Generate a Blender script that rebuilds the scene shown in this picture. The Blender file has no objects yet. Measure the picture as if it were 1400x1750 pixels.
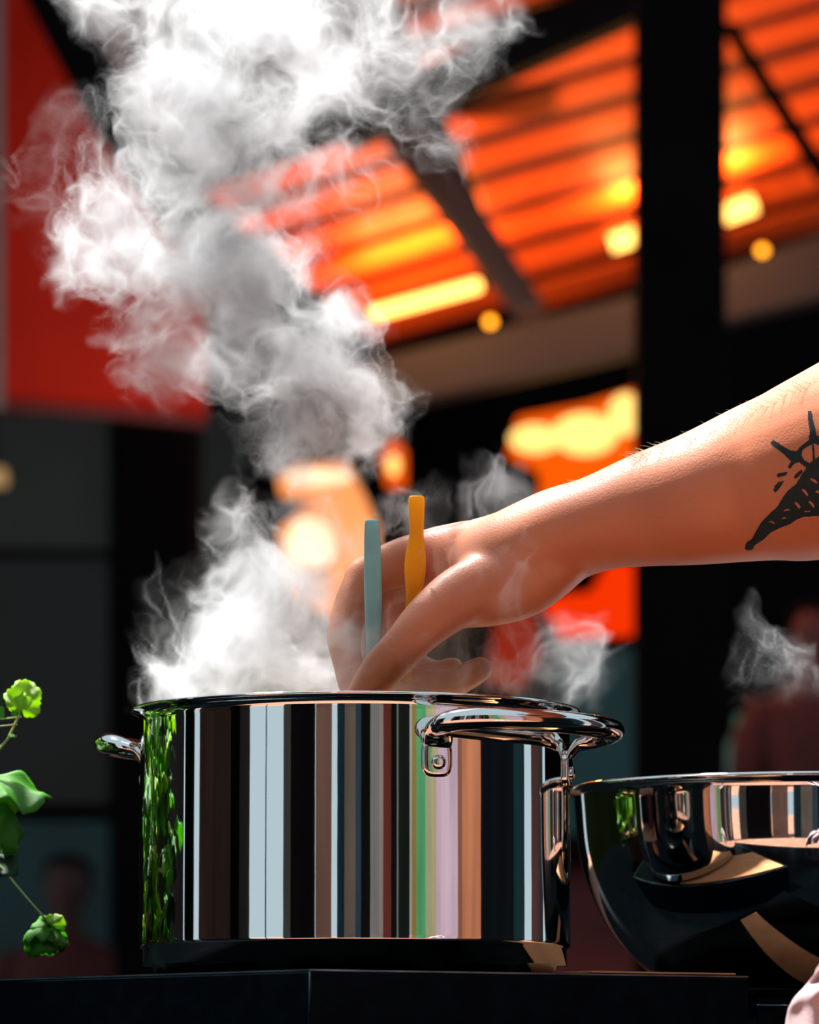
import bpy, bmesh, math, random
import numpy as np
from mathutils import Vector, Matrix
from mathutils.bvhtree import BVHTree

# ------------------------------------------------------------------ camera
F = 8000.0; W, H = 1400.0, 1750.0; HORIZON = 1900.0; CAMZ = 0.825
scene = bpy.context.scene
COL = scene.collection
pitch = math.atan((HORIZON - H/2)/F)
cam_d = bpy.data.cameras.new('camera'); cam = bpy.data.objects.new('camera', cam_d); COL.objects.link(cam)
cam.location = (0, 0, CAMZ); cam.rotation_euler = (math.pi/2 + pitch, 0, 0)
cam_d.sensor_fit = 'VERTICAL'; cam_d.sensor_height = 36.0; cam_d.lens = F/H*36.0
cam_d.clip_start = 0.05; cam_d.clip_end = 200
cam_d.dof.use_dof = True; cam_d.dof.focus_distance = 2.53; cam_d.dof.aperture_fstop = 12.5
scene.camera = cam

# ------------------------------------------------------------------ world, sun, exposure
world = bpy.data.worlds.new('sky'); scene.world = world; world.use_nodes = True
nt = world.node_tree; bg = nt.nodes['Background']
bg.inputs[0].default_value = (0.66, 0.83, 0.92, 1); bg.inputs[1].default_value = 0.85
sun_d = bpy.data.lights.new('sun', 'SUN'); sun_d.energy = 18.0; sun_d.angle = 0.10; sun_d.color = (1.0, 0.97, 0.94)
sun = bpy.data.objects.new('sun', sun_d); COL.objects.link(sun)
sun.rotation_euler = Vector((-0.32, 0.34, 1.0)).to_track_quat('Z', 'Y').to_euler()
scene.view_settings.view_transform = 'Standard'; scene.view_settings.look = 'None'
scene.view_settings.gamma = 1; scene.view_settings.use_curve_mapping = False
scene.view_settings.exposure = 0.0
cy = scene.cycles
cy.max_bounces = 8; cy.diffuse_bounces = 3; cy.glossy_bounces = 5; cy.transmission_bounces = 4
cy.volume_bounces = 3; cy.transparent_max_bounces = 8
cy.volume_step_rate = 2.0; cy.volume_max_steps = 256
cy.sample_clamp_indirect = 4.0; cy.caustics_reflective = False; cy.caustics_refractive = False

# ------------------------------------------------------------------ helpers
cp, sp = math.cos(pitch), math.sin(pitch)
def ray(px, py):
    a, b = (px - W/2)/F, (H/2 - py)/F
    return Vector((a, cp - b*sp, sp + b*cp))
def P(px, py, Y):
    """world point seen at pixel (px,py) of the photograph at world depth Y"""
    d = ray(px, py); return Vector((0, 0, CAMZ)) + d*(Y/d.y)
def on_z(px, py, z):
    d = ray(px, py); return Vector((0, 0, CAMZ)) + d*((z - CAMZ)/d.z)
def px_m(Y): return Y/F          # metres per pixel at depth Y

def setp(o, label=None, cat=None, group=None, kind=None):
    if label: o['label'] = label
    if cat: o['category'] = cat
    if group: o['group'] = group
    if kind: o['kind'] = kind
    return o
def empty(name, loc, label, cat, group=None):
    o = bpy.data.objects.new(name, None); COL.objects.link(o); o.location = loc; o.empty_display_size = 0.05
    return setp(o, label, cat, group)
def link(name, me, mat=None, parent=None, smooth=False):
    o = bpy.data.objects.new(name, me); COL.objects.link(o)
    if mat and not me.materials: me.materials.append(mat)
    if smooth: me.polygons.foreach_set('use_smooth', [True]*len(me.polygons))
    if parent:
        o.parent = parent
        if not parent.parent: o.matrix_parent_inverse = Matrix.Translation(parent.location).inverted()
    return o
def mesh(name, v, f, mat=None, parent=None, smooth=False):
    me = bpy.data.meshes.new(name); me.from_pydata([tuple(x) for x in v], [], f); me.update()
    bm = bmesh.new(); bm.from_mesh(me); bmesh.ops.recalc_face_normals(bm, faces=bm.faces); bm.to_mesh(me); bm.free()
    return link(name, me, mat, parent, smooth)
def from_bm(name, bm, mat, parent=None, smooth=False):
    me = bpy.data.meshes.new(name); bmesh.ops.recalc_face_normals(bm, faces=bm.faces); bm.to_mesh(me); bm.free()
    return link(name, me, mat, parent, smooth)
def bevel(o, w, seg=2):
    m = o.modifiers.new('b', 'BEVEL'); m.width = w; m.segments = seg; m.limit_method = 'ANGLE'
    return o
def prism(front, back):
    n = len(front); v = list(front) + list(back)
    f = [list(range(n)), list(range(2*n-1, n-1, -1))] + [[i, (i+1) % n, n+(i+1) % n, n+i] for i in range(n)]
    return v, f
def slab(name, pts, Y, t, mat, parent=None, bev=0.0):
    """solid panel: pixel outline at depth Y (number or per-point list), t metres thick going away"""
    Ys = Y if isinstance(Y, (list, tuple)) else [Y]*len(pts)
    fr = [P(x, y, d) for (x, y), d in zip(pts, Ys)]
    v, f = prism(fr, [p + Vector((0, t, 0)) for p in fr])
    o = mesh(name, v, f, mat, parent)
    if bev: bevel(o, bev)
    return o
def box(name, lo, hi, mat, parent=None, bev=0.0):
    x0, y0, z0 = lo; x1, y1, z1 = hi
    v, f = prism([(x0,y0,z0),(x1,y0,z0),(x1,y0,z1),(x0,y0,z1)], [(x0,y1,z0),(x1,y1,z0),(x1,y1,z1),(x0,y1,z1)])
    o = mesh(name, v, f, mat, parent)
    if bev: bevel(o, bev)
    return o
def vprism(name, poly, z0, z1, mat, parent=None, bev=0.0):
    v, f = prism([(x, y, z1) for x, y in poly], [(x, y, z0) for x, y in poly])
    o = mesh(name, v, f, mat, parent)
    if bev: bevel(o, bev, 3)
    return o
def lathe(name, prof, centre, mat, parent=None, n=96, closed=False):
    v, f = [], []; m = len(prof)
    for i in range(n):
        a = 2*math.pi*i/n
        for r, z in prof: v.append((centre[0]+r*math.cos(a), centre[1]+r*math.sin(a), centre[2]+z))
    for i in range(n):
        j = (i+1) % n
        for k in range(m if closed else m-1):
            l = (k+1) % m
            f.append([i*m+k, j*m+k, j*m+l, i*m+l])
    return mesh(name, v, f, mat, parent, True)
def sweep(path, radii, n=12, up=Vector((0, 0, 1)), cap=True, sharp=2.0):
    """tube along path; radii = (side, up) pairs or numbers; returns verts, faces"""
    v, f = [], []; N = len(path); path = [Vector(p) for p in path]
    for i, p in enumerate(path):
        t = (path[min(i+1, N-1)] - path[max(i-1, 0)]).normalized()
        s = t.cross(up)
        if s.length < 1e-4: s = t.cross(Vector((0, 1, 0)))
        s.normalize(); u = s.cross(t).normalized()
        r = radii[i] if isinstance(radii, (list, tuple)) else radii
        a, b = r if isinstance(r, (list, tuple)) else (r, r)
        for k in range(n):
            th = 2*math.pi*k/n; c, d = math.cos(th), math.sin(th)
            c = math.copysign(abs(c)**(2/sharp), c); d = math.copysign(abs(d)**(2/sharp), d)
            v.append(p + s*(a*c) + u*(b*d))
    for i in range(N-1):
        for k in range(n):
            l = (k+1) % n
            f.append([i*n+k, i*n+l, (i+1)*n+l, (i+1)*n+k])
    if cap: f.append(list(range(n))[::-1]); f.append([(N-1)*n+k for k in range(n)])
    return v, f
def tube(name, path, radii, mat, parent=None, n=12, **k):
    v, f = sweep(path, radii, n, **k); return mesh(name, v, f, mat, parent, True)
def catmull(pts, m=8):
    out = []; N = len(pts)
    for i in range(N-1):
        p0, p1, p2, p3 = pts[max(i-1, 0)], pts[i], pts[i+1], pts[min(i+2, N-1)]
        for k in range(m):
            t = k/m
            out.append(tuple(0.5*((2*b)+(-a+c)*t+(2*a-5*b+4*c-d)*t*t+(-a+3*b-3*c+d)*t**3) for a, b, c, d in zip(p0, p1, p2, p3)))
    out.append(tuple(pts[-1])); return out

# ------------------------------------------------------------------ materials
def mat(name, col, rough=0.6, metal=0.0, spec=0.5, noise=0.0, nscale=20.0, bump=0.0, bscale=80.0, emit=None, es=0.0, sss=0.0, trans=0.0, coord='Object', stretch=None, coat=0.0):
    m = bpy.data.materials.new(name); m.use_nodes = True; t = m.node_tree; b = t.nodes['Principled BSDF']
    b.inputs['Base Color'].default_value = (*col, 1); b.inputs['Roughness'].default_value = rough
    b.inputs['Metallic'].default_value = metal; b.inputs['Specular IOR Level'].default_value = spec
    b.inputs['Coat Weight'].default_value = coat
    if trans: b.inputs['Transmission Weight'].default_value = trans
    if sss:
        b.inputs['Subsurface Weight'].default_value = sss; b.inputs['Subsurface Radius'].default_value = (1.0, 0.35, 0.2)
        b.inputs['Subsurface Scale'].default_value = 0.004
    if emit: b.inputs['Emission Color'].default_value = (*emit, 1); b.inputs['Emission Strength'].default_value = es
    if noise or bump:
        tc = t.nodes.new('ShaderNodeTexCoord'); mp = t.nodes.new('ShaderNodeMapping'); t.links.new(tc.outputs[coord], mp.inputs[0])
        if stretch: mp.inputs['Scale'].default_value = stretch
    if noise:
        n = t.nodes.new('ShaderNodeTexNoise'); n.inputs['Scale'].default_value = nscale; n.inputs['Detail'].default_value = 5
        t.links.new(mp.outputs[0], n.inputs['Vector'])
        r = t.nodes.new('ShaderNodeValToRGB')
        r.color_ramp.elements[0].position = 0.3; r.color_ramp.elements[1].position = 0.7
        r.color_ramp.elements[0].color = (*[c*(1-noise) for c in col], 1)
        r.color_ramp.elements[1].color = (*[min(1, c*(1+noise)) for c in col], 1)
        t.links.new(n.outputs[0], r.inputs[0]); t.links.new(r.outputs[0], b.inputs['Base Color'])
    if bump:
        n2 = t.nodes.new('ShaderNodeTexNoise'); n2.inputs['Scale'].default_value = bscale; n2.inputs['Detail'].default_value = 4
        t.links.new(mp.outputs[0], n2.inputs['Vector'])
        bn = t.nodes.new('ShaderNodeBump'); bn.inputs['Strength'].default_value = bump; bn.inputs['Distance'].default_value = 0.002
        t.links.new(n2.outputs[0], bn.inputs['Height']); t.links.new(bn.outputs[0], b.inputs['Normal'])
    return m
steel = mat('polished_steel', (0.80, 0.80, 0.79), rough=0.035, metal=1.0, bump=0.02, bscale=30, stretch=(1, 1, 0.15))
steel_thick = mat('handle_steel', (0.74, 0.74, 0.74), rough=0.07, metal=1.0, bump=0.05, bscale=60)
black_steel = mat('painted_steel', (0.0016, 0.0018, 0.0024), rough=0.8, spec=0.03, noise=0.3, nscale=6)
hob_black = mat('hob_enamel', (0.0012, 0.0042, 0.0075), rough=0.4, spec=0.04, noise=0.4, nscale=90, bump=0.05, bscale=400)
hob_edge = mat('hob_edge', (0.10, 0.13, 0.15), rough=0.25, metal=1.0, noise=0.5, nscale=40)
hob_glass = mat('hob_glass', (0.0004, 0.0008, 0.0012), rough=0.2, spec=0.02, noise=0.2, nscale=30)
wall_dark = mat('wall_dark', (0.003, 0.003, 0.004), rough=0.8, spec=0.05, noise=0.4, nscale=3)

# ================================================================== SETTING, far
Yw = 16.5
floor_m = mat('paving', (0.26, 0.12, 0.075), rough=0.85, noise=0.3, nscale=3)
setp(box('floor', (-9, -7, -0.1), (9, 20, 0), floor_m), kind='structure')
setp(box('wall_back', (-7, Yw, 0), (7, Yw+0.2, 5.2), wall_dark), kind='structure')
ceil_m = mat('ceiling_boards', (0.035, 0.022, 0.02), rough=0.8, noise=0.3, nscale=2)
setp(box('ceiling', (-7, 8.4, 5.2), (7, Yw+0.4, 5.35), ceil_m), kind='structure')

teal = mat('teal_paint', (0.006, 0.050, 0.060), rough=0.7, noise=0.3, nscale=2)
grey = mat('grey_green_paint', (0.026, 0.040, 0.037), rough=0.7, noise=0.35, nscale=1.6)
greyd = mat('dark_grey_paint', (0.011, 0.018, 0.020), rough=0.7, noise=0.35, nscale=1.6)
tealb = mat('pale_teal_paint', (0.018, 0.100, 0.110), rough=0.7, noise=0.25, nscale=1.4)
redd = mat('dark_red_paint', (0.085, 0.012, 0.014), rough=0.8, noise=0.5, nscale=3)

def structure(o): o['kind'] = 'structure'; return o
wl = structure(slab('wall_left', [(-260, 640), (700, 640), (700, 2150), (-260, 2150)], 16.0, 0.12, wall_dark))
slab('panel', [(-200, 705), (186, 705), (186, 938), (-200, 938)], 15.9, 0.1, grey, wl, 0.01)
slab('panel', [(-200, 952), (186, 952), (186, 1376), (-200, 1376)], 15.9, 0.1, greyd, wl, 0.01)
slab('panel', [(-200, 1402), (186, 1402), (186, 2100), (-200, 2100)], 15.9, 0.1, teal, wl, 0.01)
slab('panel', [(345, 705), (412, 705), (412, 1060), (345, 1060)], 15.9, 0.1, grey, wl, 0.01)
wr = structure(slab('wall_right', [(780, 1095), (1700, 1095), (1700, 2150), (780, 2150)], 16.0, 0.12, wall_dark))
slab('panel', [(955, 1130), (1090, 1105), (1090, 1460), (955, 1460)], 15.9, 0.1, tealb, wr, 0.01)
slab('panel', [(1345, 1120), (1600, 1120), (1600, 1460), (1345, 1460)], 15.9, 0.1, redd, wr, 0.01)

def post(x0, x1, y0, y1, Y, lab, w=0.0):
    o = slab('steel_post', [(x0, y0), (x1, y0), (x1, y1), (x0, y1)], Y, px_m(Y)*(x1-x0), black_steel, None, 0.006)
    return setp(o, lab, 'post', None, 'structure')
post(196, 334, 700, 2500, 12.6, 'black steel post below the red awning')
post(1090, 1242, -260, 2700, 9.5, 'tall black steel post rising full height behind the forearm')

# bar counter far behind, seen between the pot and the bowl
bc = empty('bar_counter', P(900, 1900, 13.2), 'dark red fronted bar counter far behind the pot and the bowl', 'counter')
slab('front_panel', [(215, 1475), (1600, 1475), (1600, 2370), (215, 2370)], 13.2, 0.5, redd, bc)
slab('worktop', [(200, 1425), (1615, 1425), (1615, 1475), (200, 1475)], 13.1, 0.7, wall_dark, bc, 0.01)

# teal bottle on that counter
def bottle(px, py0, py1, rpx, Y, col, lab):
    b = P(px, py1, Y); s = px_m(Y); h = (py1-py0)*s; r = rpx*s
    e = empty('bottle', b, lab, 'bottle')
    lathe('body', [(0.0, 0), (r*.9, 0), (r, .02*h), (r, .58*h), (r*.85, .68*h), (r*.4, .8*h), (r*.34, .93*h), (0, .93*h)], b, col, e, 32)
    lathe('cap', [(0, .93*h), (r*.4, .93*h), (r*.4, h), (0, h)], b, black_steel, e, 24)
bottle(1270, 1205, 1425, 34, 13.4, mat('teal_glass', (0.10, 0.42, 0.42), rough=0.2, noise=0.1, nscale=5), 'teal bottle on the far counter behind the bowl')

# red awning on the left with its dark rafter
aw = empty('red_awning', P(150, 690, 11.0), 'large plain red awning sheet hanging behind the steam', 'awning')
red_m = mat('red_canvas', (0.40, 0.014, 0.004), rough=0.75, noise=0.18, nscale=1.5, bump=0.1, bscale=60, spec=0.15)
slab('canvas', [(4, -200), (-60, -200), (-60, 690), (4, 690), (180, 702), (352, 722), (352, 470), (150, 190), (25, -30)][::-1], 11.0, 0.02, red_m, aw)
slab('hem', [(-60, 686), (4, 686), (180, 698), (352, 718), (352, 730), (180, 712), (4, 700), (-60, 700)], 10.98, 0.03, redd, aw)
slab('edge_pole', [(-12, -200), (6, -200), (6, 700), (-12, 700)], 10.9, 0.04, mat('grey_pole', (0.12, 0.10, 0.10), rough=0.5, noise=0.1), aw)
slab('rafter', [(25, -40), (100, -40), (250, 200), (420, 470), (352, 480), (150, 195)], 10.8, 0.12, black_steel, aw)

# ------------------------------------------------------------------ slatted canopy lit from below by warm tubes
slat_m = mat('orange_slat', (0.85, 0.115, 0.012), rough=0.6, noise=0.15, nscale=4, spec=0.3)
back_m = mat('slat_backing', (0.06, 0.004, 0.002), rough=0.7, noise=0.2, nscale=3)
rafter_m = mat('rafter_brown', (0.016, 0.006, 0.005), rough=0.7, noise=0.3, nscale=3)
def L(a, b, t): return (a[0]+(b[0]-a[0])*t, a[1]+(b[1]-a[1])*t)
can = empty('canopy_roof', P(900, 560, 12.5), 'slatted orange canopy roof glowing above the hand and post', 'roof')
def slat_panel(BL, BR, TR, TL, n, Y0, Y1):
    slab('backing', [BL, BR, TR, TL], [Y0+.12, Y0+.12, Y1+.12, Y1+.12], 0.03, back_m, can)
    for i in range(n):
        t0, t1 = (i+0.16)/n, (i+0.80)/n
        a, b, c, d = L(BL, TL, t0), L(BR, TR, t0), L(BR, TR, t1), L(BL, TL, t1)
        ya, yc = Y0+(Y1-Y0)*t0, Y0+(Y1-Y0)*t1
        o = slab('slat', [a, b, c, d], [ya, ya, yc, yc], 0.05, slat_m, can, 0.022)
slat_panel((645, 592), (888, 522), (640, 215), (335, 318), 6, 13.0, 11.6)
slat_panel((905, 540), (1520, 362), (1420, -260), (660, -40), 10, 13.0, 10.6)
slab('rafter', [(590, 140), (655, 90), (935, 525), (886, 534)], 11.3, 0.14, rafter_m, can, .01)
slab('cross_beam', [(560, 190), (1100, -70), (1100, 22), (600, 245)], 11.0, 0.14, mat('beam_dark', (0.002, 0.003, 0.004), spec=.05, rough=.7, noise=.2), can, .01)
slab('ceiling_sheet', [(200, 260), (1100, -60), (1100, -400), (0, -400)], 12.4, 0.05, mat('brown_sheet', (0.10, 0.055, 0.05), rough=.8, noise=.3, nscale=2), can)
slab('purlin', [(560, 632), (1085, 503), (1257, 451), (1400, 400), (1500, 362), (1500, 480), (1400, 508), (1257, 543), (1085, 600), (731, 680), (560, 717)], 12.7, 0.15,
     mat('purlin_paint', (0.008, 0.010, 0.018), rough=.7, noise=.2, nscale=2), can, .01)
slab('tie_rod', [(1235, 40), (1256, 35), (1420, 290), (1404, 312)], 10.4, 0.05, black_steel, can)

# ------------------------------------------------------------------ lamps
def emis(name, col, s):
    m = bpy.data.materials.new(name); m.use_nodes = True; t = m.node_tree; t.nodes.clear()
    o = t.nodes.new('ShaderNodeOutputMaterial'); e = t.nodes.new('ShaderNodeEmission'); e.inputs[0].default_value = (*col, 1); e.inputs[1].default_value = s
    t.links.new(e.outputs[0], o.inputs[0]); return m
tube_e = emis('warm_tube', (1.0, 0.50, 0.10), 5.0)
bulb_e = emis('amber_bulb', (1.0, 0.33, 0.015), 6.0)
def tube_lamp(a, b, r, Y, lab, power, w):
    A, B = P(*a, Y), P(*b, Y); s = px_m(Y)
    e = empty('tube_lamp', (A+B)/2, lab, 'lamp', None)
    tube('tube', [A, A+(B-A)*.02, A+(B-A)*.98, B], [r*s*.6, r*s, r*s, r*s*.6], tube_e, e, 12)
    tube('end_cap', [A-(B-A)*.04, A], r*s*1.1, black_steel, e, 12); tube('end_cap', [B, B+(B-A)*.04], r*s*1.1, black_steel, e, 12)
    for k in range(w):
        ld = bpy.data.lights.new('tube_glow', 'POINT'); ld.energy = power/w; ld.color = (1.0, 0.42, 0.10); ld.shadow_soft_size = 0.05
        lo = bpy.data.objects.new('tube_glow', ld); COL.objects.link(lo); lo.location = A+(B-A)*((k+.5)/w) + Vector((0, -0.22, 0.05)); lo.parent = e
        lo.matrix_parent_inverse = Matrix.Translation(e.location).inverted()
tube_lamp((632, 538), (822, 486), 11, 12.6, 'glowing tube lamp under the orange slats, beside the round bulb', 11, 3)
tube_lamp((1044, 417), (1100, 398), 15, 12.6, 'short glowing lamp under the slats just left of the tall post', 6, 1)
tube_lamp((1225, 372), (1290, 348), 16, 12.6, 'short glowing lamp under the slats just right of the tall post', 6, 1)
def bulb(px, py, rp, Y, lab):
    c = P(px, py, Y); r = rp*px_m(Y); e = empty('round_bulb', c, lab, 'lamp')
    lathe('glass', [(0, -r)]+[(r*math.cos(a), r*math.sin(a)) for a in np.linspace(-1.3, 1.2, 9)]+[(0, r)], c, bulb_e, e, 20)
    lathe('socket', [(0, r*.9), (r*.45, r*.9), (r*.45, r*1.7), (0, r*1.7)], c, black_steel, e, 16)
bulb(838, 550, 8, 12.4, 'round amber bulb hanging at the corner of the left slats')
bulb(1303, 428, 8, 12.4, 'round amber bulb hanging right of the tall post')
def sphere_bm(bm, c, r, sc=(1, 1, 1)):
    bmesh.ops.create_uvsphere(bm, u_segments=20, v_segments=12, radius=1, matrix=Matrix.Translation(c) @ Matrix.Diagonal((r*sc[0], r*sc[1], r*sc[2], 1)))
def lantern(name, outline, bulbs, Y, shade_m, lab, glow=None, gcol=(1, .5, .1)):
    """lit amber glass lantern: shade box, bulbs showing in front"""
    cx = sum(p[0] for p in outline)/len(outline); cyy = max(p[1] for p in outline)
    e = empty(name, P(cx, cyy, Y), lab, 'lamp')
    slab('glass_shade', outline, Y, 0.12, shade_m, e, .008)
    tp = P(cx, min(p[1] for p in outline)+10, Y+.06); box('hanger', (tp.x-.004, tp.y-.004, tp.z), (tp.x+.004, tp.y+.004, 5.2), black_steel, e)
    for (x, y, rx, ry) in bulbs:
        bm = bmesh.new(); s = px_m(Y); sphere_bm(bm, P(x, y, Y-.02), 1, (rx*s, .05, ry*s)); from_bm('bulb', bm, glow, e, True)
am1 = emis('amber_glass', (1.0, 0.11, 0.002), 1.05); am2 = emis('red_glass', (0.95, 0.035, 0.001), 1.0)
am3 = emis('peach_glass', (1.0, 0.33, 0.10), 1.25); am4 = emis('dim_red_glass', (0.30, 0.022, 0.008), 0.9)
hot = emis('hot_filament', (1.0, 0.62, 0.16), 1.9); hot2 = emis('pale_filament', (1.0, 0.72, 0.42), 1.8)
lantern('glass_lantern', [(868, 770), (885, 712), (1000, 690), (1112, 655), (1112, 760), (1040, 810), (950, 850), (925, 850), (925, 800)], [(915, 750, 44, 24), (1000, 742, 56, 36), (1070, 708, 30, 36)], 13.0, am1,
        'wide amber glass lantern shining just above the forearm', hot)
lantern('glass_lantern', [(650, 770), (672, 745), (694, 770), (694, 825), (660, 825)], [(672, 795, 11, 16)], 13.0, am1, 'small amber glass lantern glowing above the teal handle', hot)
lantern('glass_lantern', [(474, 815), (500, 795), (590, 787), (625, 850), (645, 900), (645, 1030), (570, 1050), (485, 1010), (476, 905), (520, 868), (560, 855), (478, 840)][::-1],
        [(545, 815, 55, 12), (530, 930, 40, 45)], 13.0, am3, 'large pale peach lantern shining through the steam beside the hand', hot2)
lantern('glass_lantern', [(925, 1020), (1010, 1012), (1040, 960), (1088, 960), (1094, 1080), (960, 1086)], [], 13.4, am2, 'red glass lantern shining below the forearm')
lantern('glass_lantern', [(850, 1040), (915, 1030), (925, 1120), (890, 1175), (830, 1160)], [], 13.3, am4, 'dim red lantern behind the wrist above the pot rim')
lantern('glass_lantern', [(-30, 798), (8, 798), (8, 824), (-30, 824)], [], 14.0, emis('dull_amber', (.5, .3, .12), .8), 'tiny dull yellow light on the grey wall at far left')

def added_uplight(px, Y, power, lab, tgt, ang):  # unseen floor lamps, added to brighten the slats and the awning
    b = P(px, 1400, Y); e = empty('added_uplight', (b.x, b.y, 0), lab, 'lamp')
    lathe('stand', [(0, 0), (.14, 0), (.14, .015), (.018, .03), (.018, 1.18), (0, 1.18)], (b.x, b.y, 0), black_steel, e, 24)
    lathe('shade', [(.02, 1.17), (.06, 1.19), (.10, 1.30), (.097, 1.30), (.057, 1.195), (.02, 1.18)], (b.x, b.y, 0), black_steel, e, 24)
    lathe('lamp_glass', [(0, 1.20), (.05, 1.21), (.05, 1.23), (0, 1.235)], (b.x, b.y, 0), bulb_e, e, 20)
    ld = bpy.data.lights.new('added_uplight_beam', 'SPOT'); ld.energy = power; ld.color = (1.0, 0.50, 0.30); ld.spot_size = ang; ld.spot_blend = .8; ld.shadow_soft_size = .06
    lo = bpy.data.objects.new('added_uplight_beam', ld); COL.objects.link(lo); lo.location = (b.x, b.y, 1.27)
    lo.rotation_euler = (Vector(tgt) - lo.location).to_track_quat('-Z', 'Y').to_euler(); lo.parent = e; lo.matrix_parent_inverse = Matrix.Translation(e.location).inverted()
added_uplight(860, 10.6, 270, 'added floor lamp hidden behind the steel pot to brighten the orange slats', tuple(P(1040, 200, 12.2)), 1.15)
added_uplight(330, 9.6, 60, 'added floor lamp hidden behind the pot to brighten the red awning', tuple(P(170, 560, 11.0)), 1.0)

# ------------------------------------------------------------------ distant people
def far_person(px, head_y, Y, hr, shirt, skin_c, lab, lean=0.0):
    s = px_m(Y); hc = P(px, head_y, Y); h = 0.0
    e = empty('person', Vector((hc.x, hc.y, 0)), lab, 'person')
    R = hr*s; k = R/0.105
    pts = lambda l: [Vector((hc.x + a*k, hc.y + b*k, hc.z + c*k)) for a, b, c in l]
    parts = []
    def cap(l, r): parts.append(sweep(pts(l), [q*k if not isinstance(q, tuple) else (q[0]*k, q[1]*k) for q in r], 14, up=Vector((0, 1, 0))))
    cap([(0, 0, .12), (0, 0, .09), (0, 0, .02), (0, 0, -.05), (0, -.01, -.10), (0, 0, -.17), (0, 0, -.22), (0, 0, -.30), (0, 0, -.5), (0, 0, -.72)],
        [(.03, .04), (.075, .08), (.09, .10), (.078, .09), (.055, .065), (.055, .06), (.17, .09), (.21, .12), (.18, .12), (.17, .12)])
    for sg in (-1, 1):
        cap([(sg*.19, 0, -.26), (sg*.25, 0, -.40), (sg*.27, -.03, -.56), (sg*.20, -.16, -.70), (sg*.10, -.26, -.70)], [.055, .055, .045, .04, .03])
        cap([(sg*.09, 0, -.68), (sg*.1, -.40, -.74), (sg*.1, -.42, -1.1), (sg*.1, -.44, -1.2)], [.09, .075, .05, .04])
    v, f = [], []
    for a, b in parts:
        o = len(v); v += a; f += [[i+o for i in q] for q in b]
    b = mesh('body', v, f, skin_c, e, True)
    m = b.modifiers.new('r', 'REMESH'); m.mode = 'VOXEL'; m.voxel_size = .02*k; m.use_smooth_shade = True
    sv, sf = sweep(pts([(0, 0, -.16), (0, 0, -.22), (0, 0, -.30), (0, 0, -.5), (0, 0, -.74)]), [(.06*k, .07*k), (.185*k, .10*k), (.225*k, .135*k), (.195*k, .135*k), (.19*k, .135*k)], 20, up=Vector((0, 1, 0)))
    for sg in (-1, 1):
        a, bb = sweep(pts([(sg*.18, 0, -.25), (sg*.25, 0, -.40), (sg*.27, -.03, -.54)]), [.07*k, .068*k, .062*k], 12, up=Vector((0, 1, 0)))
        o = len(sv); sv += a; sf += [[i+o for i in q] for q in bb]
    mesh('shirt', sv, sf, shirt, e, True)
    hv, hf = sweep(pts([(0, .02, .135), (0, .02, .11), (0, .03, .04), (0, .045, -.03)]), [(.03*k, .04*k), (.085*k, .095*k), (.10*k, .10*k), (.085*k, .07*k)], 16, up=Vector((0, 1, 0)))
    mesh('hair', hv, hf, wall_dark, e, True)
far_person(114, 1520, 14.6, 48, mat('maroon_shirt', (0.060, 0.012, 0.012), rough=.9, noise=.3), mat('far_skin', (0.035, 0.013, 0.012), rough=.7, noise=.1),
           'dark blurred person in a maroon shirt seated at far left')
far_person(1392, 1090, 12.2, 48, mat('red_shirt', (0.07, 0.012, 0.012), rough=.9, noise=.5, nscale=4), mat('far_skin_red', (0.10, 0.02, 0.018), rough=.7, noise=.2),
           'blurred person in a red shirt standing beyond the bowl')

# ================================================================== WORKTOPS
C = P(530, 1655, 2.44); ZT = C.z
Lp = on_z(0, 1672, ZT); Rp = on_z(1280, 1667, ZT)
uL = (Lp - C).normalized(); uR = (Rp - C).normalized()
wR = (Rp - C).length
# outline of the hob: corner towards the camera, four straight sides
lenL = 0.31
A2 = C + uL*lenL; B2 = C + uR*wR
hob_poly = [(C.x, C.y), (B2.x, B2.y), (B2.x + uL.x*lenL, B2.y + uL.y*lenL), (A2.x, A2.y)]
hob = empty('cooking_hob', (C.x, C.y, ZT-.062), 'black box hob under the pot with one corner facing us', 'hob')
def inset(poly, d):
    c = Vector((sum(p[0] for p in poly)/len(poly), sum(p[1] for p in poly)/len(poly)))
    out = []
    n = len(poly)
    for i in range(n):
        p0, p1, p2 = [Vector(poly[(i+k-1) % n]) for k in range(3)]
        e1, e2 = (p1-p0).normalized(), (p2-p1).normalized()
        n1, n2 = Vector((-e1.y, e1.x)), Vector((-e2.y, e2.x))
        m = (n1+n2).normalized(); out.append(tuple(p1 + m*(d/max(.2, m.dot(n1)))))
    return out
sgn = 1 if (Vector(inset(hob_poly, .01)[0]) - Vector((C.x, C.y))).y > 0 else -1
vprism('housing', hob_poly, ZT-.058, ZT-.0012, hob_black, hob, .0012)
vprism('edge_trim', inset(hob_poly, sgn*.0002), ZT-.0012, ZT-.0003, hob_edge, hob)
vprism('glass_top', inset(hob_poly, sgn*.0025), ZT-.0003, ZT, hob_glass, hob)
# corner seam cover
p0 = Vector((C.x, C.y, 0))
tube('corner_seam', [(C.x, C.y-.0001, ZT-.056), (C.x, C.y-.0001, ZT-.0016)], .0008, hob_black, hob, 8)
for (x, y) in inset(hob_poly, sgn*.03):
    lathe('foot', [(0, 0), (.011, 0), (.012, .004), (0, .004)], (x, y, ZT-.062), black_steel, hob, 16)

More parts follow.
